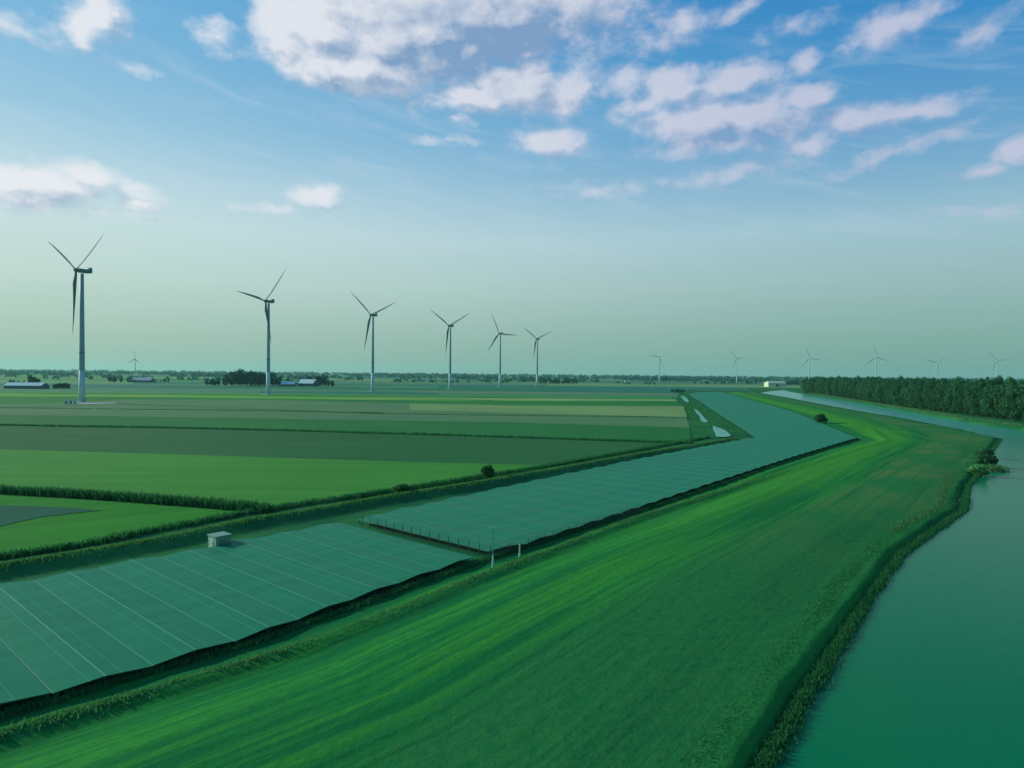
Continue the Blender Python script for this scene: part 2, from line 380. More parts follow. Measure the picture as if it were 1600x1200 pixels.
z += .5 * np.exp(-(c2 / 1.3) ** 2) * (1 + .2 * wob(x, y, 1.4))
z += 1.3 * np.exp(-(fb / 3.0) ** 2)
insol = inside(solar_near, x, y) | inside(solar_far, x, y)
z = np.where(insol, -.1, z)
rdw = rd + (.8 * wob(x, y, .35) + .25 * wob(x, y, 1.1)) * sm(y, 0, 40)
z = -2.8 + (z + 2.8) * sm(rdw, -2.2, 1.4)
verts = np.stack([x, y, z], 1)
ii = (np.arange(NV - 1)[:, None] * NU + np.arange(NU - 1)[None, :]).ravel()
faces = np.stack([ii, ii + 1, ii + NU + 1, ii + NU], 1)

m, k, b = new_mat('grassland')
def at(n): o = k.n('ShaderNodeAttribute', attribute_name=n); return o.outputs['Fac']
ge = k.n('ShaderNodeNewGeometry'); pos = ge.outputs['Position']
sd_, rd_, pen_ = at('sdist'), at('rdist'), at('pen')
yps = k.n('ShaderNodeSeparateXYZ'); k.put(yps.inputs[0], pos)
frac = k.m('DIVIDE', sd_, k.m('ADD', k.m('ADD', sd_, k.m('MAXIMUM', rd_, 0.0)), .01))
strv = k.comb(sd_, k.m('MULTIPLY', yps.outputs[1], .035), 0.0)
s0 = k.noise(strv, 1.6, 4, .7, .15); s1 = k.noise(strv, .55, 5, .65, .2); s2 = k.noise(strv, .13, 3, .55, .3)
big = k.noise(pos, .035, 5, .6, .5); fine = k.noise(pos, .9, 5, .7)
cg = k.mix(k.sm(s2, .35, .65), (.006, .155, .034), (.018, .220, .034))
cg = k.mix(k.m('MULTIPLY', k.sm(s1, .45, .66), .7), cg, (.045, .270, .026))
cg = k.mix(k.m('MULTIPLY', k.sm(s1, .54, .36), .75), cg, (.004, .120, .032))
cg = k.mix(k.m('MULTIPLY', k.sm(s0, .46, .34), .45), cg, (.004, .095, .028))
cg = k.mix(k.m('MULTIPLY', k.sm(s0, .55, .68), .35), cg, (.045, .26, .03))
# yellow-green belt along the mown edge
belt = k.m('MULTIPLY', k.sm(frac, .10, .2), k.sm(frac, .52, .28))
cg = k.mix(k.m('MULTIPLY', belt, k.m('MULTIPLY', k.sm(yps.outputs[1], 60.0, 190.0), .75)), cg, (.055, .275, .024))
dry = k.m('MULTIPLY', k.sm(k.m('ADD', frac, k.m('MULTIPLY', k.m('SUBTRACT', s1, .5), .25)), .50, .62), k.sm(rd_, 0.0, 3.0))
dcol = k.mix(k.sm(fine, .3, .7), (.010, .155, .042), (.036, .205, .048))
dcol = k.mix(k.m('MULTIPLY', k.m('MULTIPLY', k.sm(big, .40, .62), k.sm(s1, .3, .6)), k.sm(yps.outputs[1], 70.0, 170.0)), dcol, (.105, .200, .052))
cg = k.mix(k.m('MULTIPLY', dry, .9), cg, dcol)
# wheel tracks of the mower along the panels
tr_ = None
for t0 in (11.0, 12.9, 24.0, 25.9):
    ln_ = k.sm(k.m('ABSOLUTE', k.m('SUBTRACT', k.m('ADD', sd_, k.m('MULTIPLY', big, 3.0)), t0 + 1.5)), .30, .08); tr_ = ln_ if tr_ is None else k.m('MAXIMUM', tr_, ln_)
cg = k.mix(k.m('MULTIPLY', tr_, k.m('MULTIPLY', k.sm(fine, .3, .6), .45)), cg, (.006, .085, .026))
# general land elsewhere
cl = k.mix(k.sm(big, .35, .65), (.010, .115, .036), (.028, .175, .046))
col = k.mix(pen_, cl, cg)
col = k.mix(k.m('MULTIPLY', k.sm(fine, .35, .7), .25), col, (.004, .105, .030))
# mud and wet roots at the waterline, dark soil under the panels
col = k.mix(k.sm(rd_, 1.2, -.6), col, (.004, .085, .035))
col = k.mix(at('insol'), col, (.010, .15, .05))
k.put(b.inputs['Base Color'], col); b.inputs['Roughness'].default_value = 1; b.inputs['Specular IOR Level'].default_value = .03
bp = k.n('ShaderNodeBump'); k.put(bp.inputs['Height'], k.m('ADD', fine, k.m('MULTIPLY', s1, .8))); bp.inputs['Strength'].default_value = .5; bp.inputs['Distance'].default_value = .25
k.put(b.inputs['Normal'], bp.outputs[0])
M['land'] = m
me = np_mesh('ground', verts, faces, m, True)
for nm, arr in (('sdist', sdist), ('rdist', rdw), ('pen', pen.astype(float)), ('insol', insol.astype(float))):
    a = me.attributes.new(nm, 'FLOAT', 'POINT'); a.data.foreach_set('value', arr.astype(np.float32))
gob = bpy.data.objects.new('ground', me); C.objects.link(gob); tag(gob, kind='structure')

def poly_obj(name, poly, z, mat, kind='structure'):
    mb = MB(); mb.add([(p[0], p[1], z) for p in poly], [tuple(range(len(poly)))])
    o = mb.build(name, mat)
    # normals up
    if o.data.polygons[0].normal.z < 0: o.data.flip_normals()
    return tag(o, kind=kind)
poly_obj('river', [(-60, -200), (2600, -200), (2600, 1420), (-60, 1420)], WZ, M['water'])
poly_obj('land_beyond', [(-40000, -40000), (40000, -40000), (40000, 40000), (-40000, 40000)], -3.6, M['land'])

# ------------------------------------------------------------------ fields
def fld(name, top, bot, c1, c2, z=.15, **kw):
    """a strip between two surveyed lines, both left to right"""
    pl = [P(a, b_, z) for a, b_ in top] + [P(a, b_, z) for a, b_ in reversed(bot)]
    return poly_obj(name, pl, z, field_mat(name, c1, c2, **kw))
LA = [(-500, 609), (0, 614), (180, 616), (400, 618), (700, 621), (1056, 624)]
LB = [(-500, 616), (0, 619.5), (180, 620), (400, 622.5), (700, 626), (1058, 627)]
LC = [(-500, 637), (0, 631.5), (110, 629), (190, 624.5), (400, 624.5), (600, 629), (800, 633), (1066, 634)]
LD = [(-500, 645), (0, 648), (400, 653.5), (800, 660), (1078, 668)]
LE = [(-500, 660), (0, 665), (400, 672.5), (700, 681), (1000, 691), (1080, 690)]
LF = [(-500, 694), (0, 702), (200, 708), (400, 714), (650, 722), (850, 727)]
fld('field', LA, LB, (.06, .30, .03), (.18, .38, .06), .15)
fld('field', LB, LC, (.012, .16, .03), (.024, .21, .03), .15)
fld('field', LC, LD, (.068, .19, .075), (.105, .225, .085), .15)
fld('field', [(640, 631), (800, 634), (1068, 635)], [(640, 641), (800, 645), (1074, 652)], (.135, .27, .085), (.19, .32, .10), .22)
fld('field', LD, LE, (.016, .150, .034), (.024, .185, .042), .15)
fld('field', LE, LF + [(930, 718)], (.018, .118, .034), (.030, .150, .042), .15)
fld('field', LF, [(-500, 742), (0, 765), (200, 778), (320, 787), (425, 797), (480, 789), (600, 771), (760, 746), (850, 732)], (.036, .215, .030), (.062, .275, .036), .2)
fld('field', [(-500, 745), (0, 772), (200, 785), (385, 800)], [(-420, 962), (0, 872), (130, 853), (250, 829), (385, 804)], (.014, .190, .016), (.036, .250, .020), .15, ang=R(-40))
fld('field', [(-500, 786), (0, 789), (90, 792), (160, 797)], [(-500, 880), (0, 822), (60, 808), (140, 799)], (.012, .105, .055), (.016, .125, .062), .22)
fld('field', [(600, 621), (700, 621.6), (1056, 624.4)], [(760, 625.2), (1057, 626.6)], (.17, .31, .11), (.22, .36, .13), .25)
# strips beyond, out to the horizon
bands = [2.2, 3.0, 4.0, 5.4, 7.2, 9.4, 12.0, 14.5, 17.5, 20.5, 23.0, 25.5, 27.5, 30.0, 33.5, 36.8]
pal = [((.02, .18, .09), (.03, .21, .10)), ((.10, .27, .09), (.15, .32, .11)), ((.018, .15, .085), (.024, .18, .10)), ((.03, .23, .05), (.05, .27, .06)),
       ((.05, .19, .09), (.08, .23, .11)), ((.01, .16, .05), (.02, .19, .06)), ((.10, .20, .08), (.13, .24, .09))]
pmats = [field_mat('far_field_%s' % n, a, b_, scale=.05, big=.004) for n, (a, b_) in zip(('teal', 'stubble', 'slate', 'green', 'grey', 'dark', 'tan'), pal)]
def hz(x_): return 577.0 + .0094 * x_
pick = {12: [4, 6], 13: [2, 4], 14: [5, 3], 11: [2, 2], 10: [2, 5], 9: [4, 2], 8: [1, 1, 2]}
rf = random.Random(3)
for bi in range(len(bands) - 1):
    a, b_ = bands[bi], bands[bi + 1]
    xs = [-450]
    while xs[-1] < 1200: xs.append(xs[-1] + rf.uniform(260, 700))
    xs[-1] = 1250 if b_ < 18 else (1060 if b_ > 23 else 1170)
    xs = [v for v in xs if v <= xs[-1]]
    for i in range(len(xs) - 1):
        ch = pick.get(bi, list(range(7)))
        pl = [P(xx, hz(xx) + bb, .3) for xx, bb in ((xs[i], a), (xs[i + 1], a), (xs[i + 1], b_), (xs[i], b_))]
        poly_obj('field', pl, .3, pmats[ch[rf.randrange(len(ch))]])

# ponds in the marshy strip beside the far panels
for pl in ([(1063, 619), (1068, 618.5), (1073, 622), (1077, 627), (1074, 629), (1069, 626)],
           [(1084, 639), (1090, 641), (1096, 647), (1101, 653), (1107, 659), (1100, 660), (1095, 657), (1093, 650), (1088, 645)],
           [(1114, 665), (1122, 668), (1131, 671), (1137, 675), (1143, 681), (1131, 683), (1119, 682), (1117, 676), (1114, 671)]):
    poly_obj('pond', [P(a, b_, .35) for a, b_ in pl], .35, M['pond'])

# turbine access tracks
poly_obj('path', [P(a, b_, .3) for a, b_ in ((112, 629.6), (150, 628.6), (182, 629.2), (182, 630.6), (140, 631), (110, 631))], .3, M['concrete'])

# ------------------------------------------------------------------ wind turbines
def make_turbine(th, L, hub_h=101.0, pale=False):
    root = empty('wind_turbine')
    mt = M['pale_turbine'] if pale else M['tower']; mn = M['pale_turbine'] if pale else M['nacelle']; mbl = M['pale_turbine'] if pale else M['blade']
    MB().cyl([(6.4, -.3), (6.2, .35), (3.2, .5)], 28).build('foundation', M['concrete'], root)
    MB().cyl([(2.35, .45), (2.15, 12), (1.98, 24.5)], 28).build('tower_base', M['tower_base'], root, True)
    MB().cyl([(2.0, 24.5), (1.98, 25), (1.75, 50), (1.5, 75), (1.25, hub_h - 2.3)], 28).build('tower', mt, root, True)
    MB().cyl([(1.95, 37.8), (2.06, 38.0), (2.06, 38.5), (1.95, 38.7)], 28).build('flange', mn, root)
    d = MB().box(-.55, .55, -2.42, -2.2, .9, 3.2).build('door', M['nacelle'], root)
    # nacelle: rounded box along the rotor axis (+Y is upwind)
    def sec(y_, w, h0, h1):
        out = []
        for j in range(16):
            a = 2 * math.pi * j / 16; c_, s_ = math.cos(a), math.sin(a)
            ex = .45
            out.append((w * math.copysign(abs(c_) ** ex, c_), y_, hub_h + ((h1 if s_ > 0 else h0)) * math.copysign(abs(s_) ** ex, s_)))
        return out
    nc = MB().rings([sec(3.0, 1.1, 1.2, 1.1), sec(2.2, 1.55, 1.75, 1.35), sec(-4, 1.65, 1.75, 1.45), sec(-6.6, 1.5, 1.3, 1.45), sec(-7.2, 1.1, .8, 1.2)]).build('nacelle', mn, root)
    MB().box(-1.4, 1.4, -6.8, -5.2, hub_h + 1.35, hub_h + 2.9).build('cooler', mn, nc)
    MB().cyl([(.06, hub_h + 1.6), (.05, hub_h + 4.6)], 6, 0, -4.2).build('wind_sensor', mn, nc)
    # spinner
    sp_ = []
    for y_, r_ in ((2.9, 1.45), (3.6, 1.6), (4.6, 1.55), (5.4, 1.2), (5.9, .7), (6.1, .15)):
        sp_.append([(r_ * math.cos(2 * math.pi * j / 20), y_, hub_h + r_ * math.sin(2 * math.pi * j / 20)) for j in range(20)])
    MB().rings(sp_).build('spinner', mn, root, True)
    # blade, root at the hub, along +Z
    bl = None
    for i in range(3):
        if bl is None:
            rs = []
            for t in np.linspace(0, 1, 22):
                r_ = 1.0 + (L - 1.0) * t
                root_r = 1.0
                ch = (1.8 + (3.1 - 1.8) * sm(np.array(t), .03, .2)) if t < .2 else 3.1 * (1 - (t - .2) / .8) ** .85 * .93 + .28
                ch = float(ch); thick = float(1.0 * (1 - sm(np.array(t), .0, .25)) + .30 * ch / 3.1 * sm(np.array(t), .0, .25) * 1.3)
                tw = -R(26) * (1 - t) ** 2 - R(10)
                off = .25 * ch * float(sm(np.array(t), .03, .2))
                ring = []
                for j in range(14):
                    a = 2 * math.pi * j / 14
                    cx_ = ch / 2 * math.cos(a) - off; ty = thick / 2 * math.sin(a) * (1 + .5 * math.cos(a) * min(1, t * 4))
                    X_ = cx_ * math.cos(tw) - ty * math.sin(tw); Y_ = cx_ * math.sin(tw) + ty * math.cos(tw)
                    ring.append((X_, Y_ + 1.6 * t * t, r_))
                rs.append(ring)
            bl = MB().rings(rs).build('blade', mbl, root, True); o = bl
        else:
            o = bl.copy(); C.objects.link(o); o.parent = root
        o.location = (0, 4.3, hub_h); o.rotation_euler = (0, R(th + 120 * i), 0)
    return root

rowG = 'row of six wind turbines across the fields'
TT = [((128, 629), -148, 48.5, 58, 'nearest and tallest wind turbine, at the left edge beside three white cabinets'),
      ((419, 617), -150, 47, 74, 'second wind turbine from the left, one blade hanging down in front of its tower'),
      ((582, 612), -148, 48, 48, 'third of the large turbines from the left, its rotor like a wide Y'),
      ((703, 608), -148, 46, 54, 'fourth large wind turbine from the left, next before the level bladed one'),
      ((781, 605), -148, 43, 24, 'fifth wind turbine of the row, with one blade pointing level to the right'),
      ((839, 603), -146, 43, 52, 'smallest and farthest wind turbine at the right end of the row of six')]
for (bx, by), yaw, L, th, lab in TT:
    t = make_turbine(th, L); xx, y_ = P(bx, by); t.location = (xx, y_, .2); t.rotation_euler = (0, 0, -R(yaw))
    tag(t, lab, 'wind turbine', rowG)
t = make_turbine(0, 46); t.scale = (.62, .62, .62); d_ = 2250
t.location = ((211 - 800) / F * d_, d_, 0); t.rotation_euler = (0, 0, -R(-170))
tag(t, 'small dark wind turbine far off between the two left tall turbines, behind a farm', 'wind turbine')
far = [((1030, 597.0), -150, -38, 'faint grey wind turbine on the horizon above the small ponds', True, 1.05),
       ((1151, 598.2), -160, 40, 'faint wind turbine on the horizon just left of the cream building', True, 1),
       ((1264, 600), -170, 20, 'pale wind turbine rising over the left end of the wood', True, 1),
       ((1368, 602), -165, 10, 'pale wind turbine behind the middle of the wood, one blade straight up', True, 1),
       ((1463, 602), -165, 70, 'very faint wind turbine behind the wood, second from the right edge', True, .85),
       ((1557, 603), -160, 40, 'very faint wind turbine at the right edge above the wood', True, .95)]
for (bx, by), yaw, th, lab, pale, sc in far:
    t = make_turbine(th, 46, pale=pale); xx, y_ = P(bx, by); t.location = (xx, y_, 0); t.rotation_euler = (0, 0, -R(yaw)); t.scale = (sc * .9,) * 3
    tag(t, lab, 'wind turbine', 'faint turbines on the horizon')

# cabinets beside the first turbine
for i, (cx, cy, lab) in enumerate(((103, 631.5, 'left white cabinet of three beside the nearest turbine'), (110.5, 631.2, 'middle white cabinet of three beside the nearest turbine'), (116.5, 630.8, 'right white cabinet of three beside the nearest turbine'))):
    a, b_ = P(cx, cy); e = empty('transformer_cabinet', (a, b_, .1), R(35))
    MB().box(-1.1, 1.1, -.9, .9, 0, 2.5).build('body', M['cabinet'], e)
    MB().box(-1.25, 1.25, -1.05, 1.05, 2.5, 2.7).build('roof', M['roof_grey'], e)
    MB().box(-.8, .8, -.95, -.9, .2, 2.2).build('door', M['hut'], e)
    tag(e, lab, 'cabinet', 'cabinets beside the nearest turbine')

# ------------------------------------------------------------------ solar rows
wdir = np.array([.752, -.660]); edir = np.array([.660, .752]); wdir /= np.linalg.norm(wdir); edir = np.array([-wdir[1], wdir[0]])
PITCH = 7.0; HALF = PITCH / 2
def slope_mesh(mb, t0, t1, za, zb, w0, w1, sk=(0, 0, 0)):
    th_ = .05; vs = []
    for (t_, z_) in ((t0, za), (t1, zb)):
        for w_ in (w0 + sk[1] * (t_ - sk[0]), w1 + sk[2] * (t_ - sk[0])):
            p = edir * t_ + wdir * w_
            vs += [(p[0], p[1], z_), (p[0], p[1], z_ - th_)]
    mb.add(vs, [(0, 2, 6, 4), (1, 5, 7, 3), (0, 4, 5, 1), (2, 3, 7, 6), (0, 1, 3, 2), (4, 6, 7, 5)])
def set_uv(o, t0=0.0):
    me = o.data; uv = me.uv_layers.new(name='UVMap'); vs = np.array([v.co[:] for v in me.vertices])
    li = np.zeros(len(me.loops), np.int32); me.loops.foreach_get('vertex_index', li)
    P2 = vs[li][:, :2]; pass
    uv.data.foreach_set('uv', np.stack([P2 @ wdir, P2 @ edir - t0], 1).astype(np.float32).ravel())
def crossings(poly, t_):
    out = []; n = len(poly)
    tt = poly @ edir; ww = poly @ wdir
    for i in range(n):
        a, b_ = tt[i], tt[(i + 1) % n]
        if (a > t_) != (b_ > t_): out.append(ww[i] + (t_ - a) / (b_ - a) * (ww[(i + 1) % n] - ww[i]))
    return sorted(out)
def rows(poly, detail_lim, near_sec, lab_fn):
    tt = poly @ edir; t_ = tt.min() + .5; kx = 0; tmax = tt.max(); made = []
    if near_sec: t_ = (edir @ np.array(P(530, 815, PZ))) - PITCH * int(((edir @ np.array(P(530, 815, PZ))) - tt.min()) / PITCH)
    else: t_ = edir @ np.array(P(556, 810, PZ)) + .02
    while t_ + PITCH <= tmax + .5:
        cr = crossings(poly, t_ + HALF)
        for i in range(0, len(cr) - 1, 2):
            w0, w1 = cr[i], cr[i + 1]
            if w1 - w0 < 4: continue
            ca, cb = crossings(poly, t_ + .2), crossings(poly, t_ + PITCH - .2); sk = (t_ + HALF, 0, 0)
            if len(ca) == len(cb) == len(cr): sk = (t_ + HALF, (cb[i] - ca[i]) / (PITCH - .4), (cb[i + 1] - ca[i + 1]) / (PITCH - .4))
            made.append((t_, w0, w1, sk))
        t_ += PITCH; kx += 1
    for t_, w0, w1, sk in made:
        st = (.15, .55, .0, .4)[int(t_ / PITCH) % 4]
        w0 = w0 + (st if near_sec or t_ < 320 else 0)
        c0 = edir * t_ + wdir * (w0 + w1) / 2
        detail = t_ < detail_lim
        if detail:
            root = empty('solar_panel_row')
            for (a, b_, za, zb) in ((t_ + .07, t_ + HALF - .03, .66, .90), (t_ + HALF + .03, t_ + PITCH - .07, .90, .66)):
                mb = MB(); slope_mesh(mb, a, b_, za, zb, w0, w1, sk); o = mb.build('panel_slope', M['solar'], root); set_uv(o, t_)
            mb = MB(); slope_mesh(mb, t_ + HALF - .045, t_ + HALF + .045, .915, .915, w0 - .05, w1 + .05, sk); mb.build('ridge_rail', M['alu'], root)
            mb = MB(); slope_mesh(mb, t_ - .035, t_ + .035, .675, .675, w0 - .05, w1 + .05, sk); mb.build('valley_rail', M['alu'], root)
            for w_ in (w0 + .15, w1 - .15):
                mb = MB()
                for t2, zt in ((t_ + .3, .64), (t_ + HALF, .84), (t_ + PITCH - .3, .64)):
                    q_ = w_ + (sk[1] if w_ < (w0 + w1) / 2 else sk[2]) * (t2 - sk[0])
                    slope_mesh(mb, t2 - .05, t2 + .05, zt, zt, q_ - .05, q_ + .05)
                    p = edir * t2 + wdir * q_; mb.box(p[0] - .05, p[0] + .05, p[1] - .05, p[1] + .05, -.3, zt - .06)
                q0 = (sk[1] if w_ < (w0 + w1) / 2 else sk[2])
                slope_mesh(mb, t_ + .3, t_ + HALF, .60, .80, w_ - .04, w_ + .04, (sk[0], q0, q0)); slope_mesh(mb, t_ + HALF, t_ + PITCH - .3, .80, .60, w_ - .04, w_ + .04, (sk[0], q0, q0))
                mb.build('end_frame', M['dark_metal'], root)
        else:
            mb = MB()
            slope_mesh(mb, t_ + .07, t_ + HALF, .86, 1.26, w0, w1); slope_mesh(mb, t_ + HALF, t_ + PITCH - .07, 1.22, .98, w0, w1)
            root = mb.build('solar_panel_row', M['solar']); set_uv(root, t_)
        lab, grp_ = lab_fn(t_)
        tag(root, lab, 'solar panels', grp_)
rows(solar_near, 1e9, True, lambda t_: ('low row of green-tinted solar panels in the near block, left of the grass path', 'solar panel rows in the near block'))
tb = edir @ np.array(P(1338, 684, PZ))
rows(solar_far, 620, False, lambda t_: ('low row of solar panels in the middle block, between the fenced path and the bend', 'solar panel rows in the middle block') if t_ < tb else
     ('row of solar panels in the far block running to the distance beyond the bend', 'solar panel rows in the far block'))

# ------------------------------------------------------------------ hut, masts, fence by the panels
a, b_ = P(337, 861); e = empty('transformer_hut', (a, b_, 0), math.atan2(wdir[1], wdir[0]))
hx, hy = -2.3, 1.55        # local x runs along the rows
MB().box(-2.3, 0, 0, 2.2, -.1, 1.85).build('wall', M['hut'], e)
MB().box(-2.42, .12, -.12, 2.32, 1.85, 2.0).build('roof', M['hut_roof'], e)
dr = MB().box(-1.7, -.7, -.04, 0, .15, 1.6).build('door', M['white_paint'], e); MB().box(-.85, -.78, -.09, -.045, .8, 1.0).build('handle', M['dark_metal'], dr)
vt = MB()
for i in range(5): vt.box(.0, .04, .4, 1.5, .5 + i * .2, .58 + i * .2)
vt.build('vent', M['dark_metal'], e)
tag(e, 'small pale transformer hut with a flat roof at the far edge of the near panels', 'hut')
a, b_ = P(770, 887); e = empty('camera_mast', (a, b_, .2))
MB().cyl([(.15, -.2), (.13, .6), (.11, 1.4)], 12).build('mast_base', M['white_paint'], e)
MB().cyl([(.07, 1.4), (.05, 5.0)], 10).build('pole', M['alu'], e)
MB().box(-.22, .22, -.1, .1, 4.75, 4.95).build('camera_housing', M['white_paint'], e)
tag(e, 'tall thin mast with a white foot where the fenced path meets the meadow', 'mast')
a, b_ = P(812, 870); e = empty('marker_post', (a, b_, .1))
MB().cyl([(.18, -.1), (.17, .3), (.11, .35), (.10, 1.75)], 12).build('post', M['white_paint'], e)
MB().cyl([(.14, 1.75), (.15, 1.82), (.03, 1.95)], 12).build('cap', M['alu'], e)
tag(e, 'short white post right of the thin mast, by the middle panel block', 'post')

def fence(pa, pb, lab, n, h=1.9):
    pa, pb = np.array(pa), np.array(pb); L = np.linalg.norm(pb - pa); an_ = math.atan2(*(pb - pa)[::-1])
    e = empty('wire_fence', (pa[0], pa[1], 0), an_)
    proto = None
    for i in range(n + 1):
        if proto is None: o = proto = MB().cyl([(.05, -.2), (.05, h)], 8).build('post', M['dark_metal'], e)
        else: o = proto.copy(); C.objects.link(o); o.parent = e
        o.location = (L * i / n, 0, 0)
    wm = MB()
    for i in range(9): wm.box(0, L, -.008, .008, .15 + i * .21, .166 + i * .21)
    for i in range(int(L / .5)): wm.box(i * .5, i * .5 + .012, -.012, -.004, .1, h - .05)
    wm.build('wire', M['dark_metal'], e)
    tag(e, lab, 'fence')
fence(P(566, 822), P(766, 874), 'dark wire fence along the grass path in front of the middle panel block', 14)
fence(P(766, 874), P(1000, 800), 'dark wire fence along the lower edge of the middle panel block', 20, 1.3)

# ------------------------------------------------------------------ foliage
def crown_mesh(name, seed, cx, cz, rx, rz, clumps, per, size, mat, csz=.42, base=0.0):
    r_ = np.random.default_rng(seed)
    cs = []
    while len(cs) < clumps:
        p = r_.uniform(-1, 1, 3); l = np.linalg.norm(p)
        if .25 < l < .95 and p[2] > -.92: cs.append(p)
    cs = np.array(cs); rad = r_.uniform(.7, 1.25, clumps) * csz
    N = clumps * per
    ci = np.repeat(np.arange(clumps), per)
    dv = r_.normal(size=(N, 3)); dv /= np.linalg.norm(dv, axis=1)[:, None]
    pr = cs[ci] + dv * (rad[ci] * r_.uniform(.55, 1.05, N) ** .6)[:, None]
    ctr = pr * [rx, rx, rz] + [0, 0, cz]
    nrm = dv + r_.normal(size=(N, 3)) * .55; nrm /= np.linalg.norm(nrm, axis=1)[:, None]
    a_ = np.cross(nrm, r_.normal(size=(N, 3))); a_ /= np.linalg.norm(a_, axis=1)[:, None]; b2 = np.cross(nrm, a_)
    s_ = (size * r_.uniform(.6, 1.3, N))[:, None]
    v = np.stack([ctr - a_ * s_, ctr - b2 * s_ * .7, ctr + a_ * s_, ctr + b2 * s_ * .7], 1).reshape(-1, 3)
    v[:, 2] = np.maximum(v[:, 2], .05)
    return np_mesh(name, v, np.arange(N * 4).reshape(-1, 4), mat)
def trunk_mb(h, r_, seed, limbs=5, lz=.35):
    q_ = random.Random(seed); mb = MB()
    def limb(p0, p1, ra, rb):
        p0, p1 = Vector(p0), Vector(p1); d_ = (p1 - p0).normalized(); s_ = d_.orthogonal().normalized(); t__ = d_.cross(s_); rs = []
        for p, rr in ((p0, ra), ((p0 + p1) / 2 + s_ * rr_off(q_), (ra + rb) / 2), (p1, rb)):
            rs.append([tuple(p + (s_ * math.cos(2 * math.pi * j / 7) + t__ * math.sin(2 * math.pi * j / 7)) * rr) for j in range(7)])
        mb.rings(rs)
    def rr_off(q__): return q__.uniform(-.25, .25)
    limb((0, 0, -.3), (0, 0, h), r_, r_ * .35)
    for i in range(limbs):
        a_ = i * 2.4 + q_.random(); z_ = h * (lz + .5 * i / limbs)
        limb((0, 0, z_), (math.cos(a_) * h * .2, math.sin(a_) * h * .2, z_ + h * .2), r_ * .4, r_ * .12)
    return mb
def make_tree(name, seed, h, rx, mat, clumps=30, per=60, size=.55, low=.12):
    e = empty(name); rz = h * (1 - low) / 2; cz = h * low + rz
    me = crown_mesh('crown', seed, 0, cz, rx, rz * .93, clumps, per, size, mat, csz=.34)
    o = bpy.data.objects.new('crown', me); C.objects.link(o); o.parent = e
    trunk_mb(h * .8, .32 * h / 20, seed).build('trunk', M['bark'], e)
    return e
protos = [make_tree('broadleaf_tree', 10 + i, 24, 4.8 + .5 * (i % 3), M['leaf'], 44, 90, .5, .04) for i in range(5)]
def place(proto_list, used, xx, y_, s, sxy=None):
    i = random.randrange(len(proto_list))
    if i not in used: used.add(i); o = proto_list[i]
    else: o = copy_tree(proto_list[i])
    o.location = (xx, y_, 0); o.rotation_euler = (0, 0, random.uniform(0, 6.28)); o.scale = (sxy or s, sxy or s, s)
    return o
used = set()
fl = pts([(1254, 613.8), (1300, 619.5), (1400, 635), (1500, 648.5), (1600, 660), (1700, 673)])
seg = np.linalg.norm(np.diff(fl, axis=0), axis=1); cum = np.concatenate([[0], np.cumsum(seg)])
def along(s_):
    i = min(len(seg) - 1, int(np.searchsorted(cum, s_, 'right') - 1)); t_ = (s_ - cum[i]) / seg[i]
    p = fl[i] * (1 - t_) + fl[i + 1] * t_; d_ = (fl[i + 1] - fl[i]) / seg[i]; nrm = np.array([-d_[1], d_[0]])
    if nrm @ np.array([1, .6]) < 0: nrm = -nrm
    return p, nrm
cnt = 0
for row, (off, sp__) in enumerate(((4, 7.6), (11, 9.5), (20, 13))):
    s_ = random.uniform(0, 4)
    while s_ < cum[-1]:
        p, nrm = along(s_); p = p + nrm * (off + random.uniform(-1.5, 1.5))
        o = place(protos, used, p[0], p[1], random.uniform(.88, 1.07) * (.98 + .05 * (row > 0)), random.uniform(.9, 1.15)); cnt += 1
        if row == 0: tag(o, 'tall dark green tree in the front row of the wood by the river', 'tree', 'front trees of the riverside wood')
        else: tag(o, 'dark green tree standing deeper in the riverside wood, only its top in view', 'tree', 'trees deeper in the riverside wood')
        s_ += sp__ * random.uniform(.85, 1.15)
print('forest', cnt)

# farm groves
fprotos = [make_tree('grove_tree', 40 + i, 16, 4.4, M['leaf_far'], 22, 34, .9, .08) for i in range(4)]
fused = set()
def grove(spec, lab, grp_):
    for (gx, gy, h_, dj) in spec:
        xx, y_ = P(gx, gy); o = place(fprotos, fused, xx, y_ + dj, h_ / 16, h_ / 16 * random.uniform(.9, 1.2)); tag(o, lab, 'tree', grp_)
sp2 = []
for i in range(38):
    gx = 320 + i * 5.4 + random.uniform(-2, 2)
    top = 12 if gx < 340 else (14 + (gx - 340) * .5 if gx < 358 else (27 if gx < 376 else (25 if gx < 418 else (17 if gx < 445 else (11 if gx < 470 else (19 if gx < 500 else 12))))))
    dj = 34 if 432 < gx < 505 else random.uniform(0, 20)
    sp2.append((gx, 603.2 + .006 * (gx - 320), top * random.uniform(.88, 1.08), dj))
for i in range(16): sp2.append((360 + i * 4, 602.8, 24 * random.uniform(.85, 1.05), 30))
grove(sp2, 'dark tree in the long grove around the farm, left of and behind the second turbine', 'trees of the farm grove')
grove([(168 + i * 4.3, 597.6, (11 if i < 9 else 5) * random.uniform(.8, 1.2) + (3 if i > 18 else 0), random.uniform(0, 30)) for i in range(22)], 'dark low tree around the farm below the small far turbine', 'trees by the small far turbine')
grove([(-6 + i * 4, 606.5, (9 if i < 5 else 8) * random.uniform(.8, 1.2), 26) for i in range(8)] + [(25 + i * 3, 603, 15 * random.uniform(.8, 1.1), 30) for i in range(5)] + [(76 + i * 3.4, 608.3, 8 * random.uniform(.8, 1.15), 10) for i in range(8)],
      'dark tree beside the long grey-roofed barn at the left edge', 'trees by the grey-roofed barn')
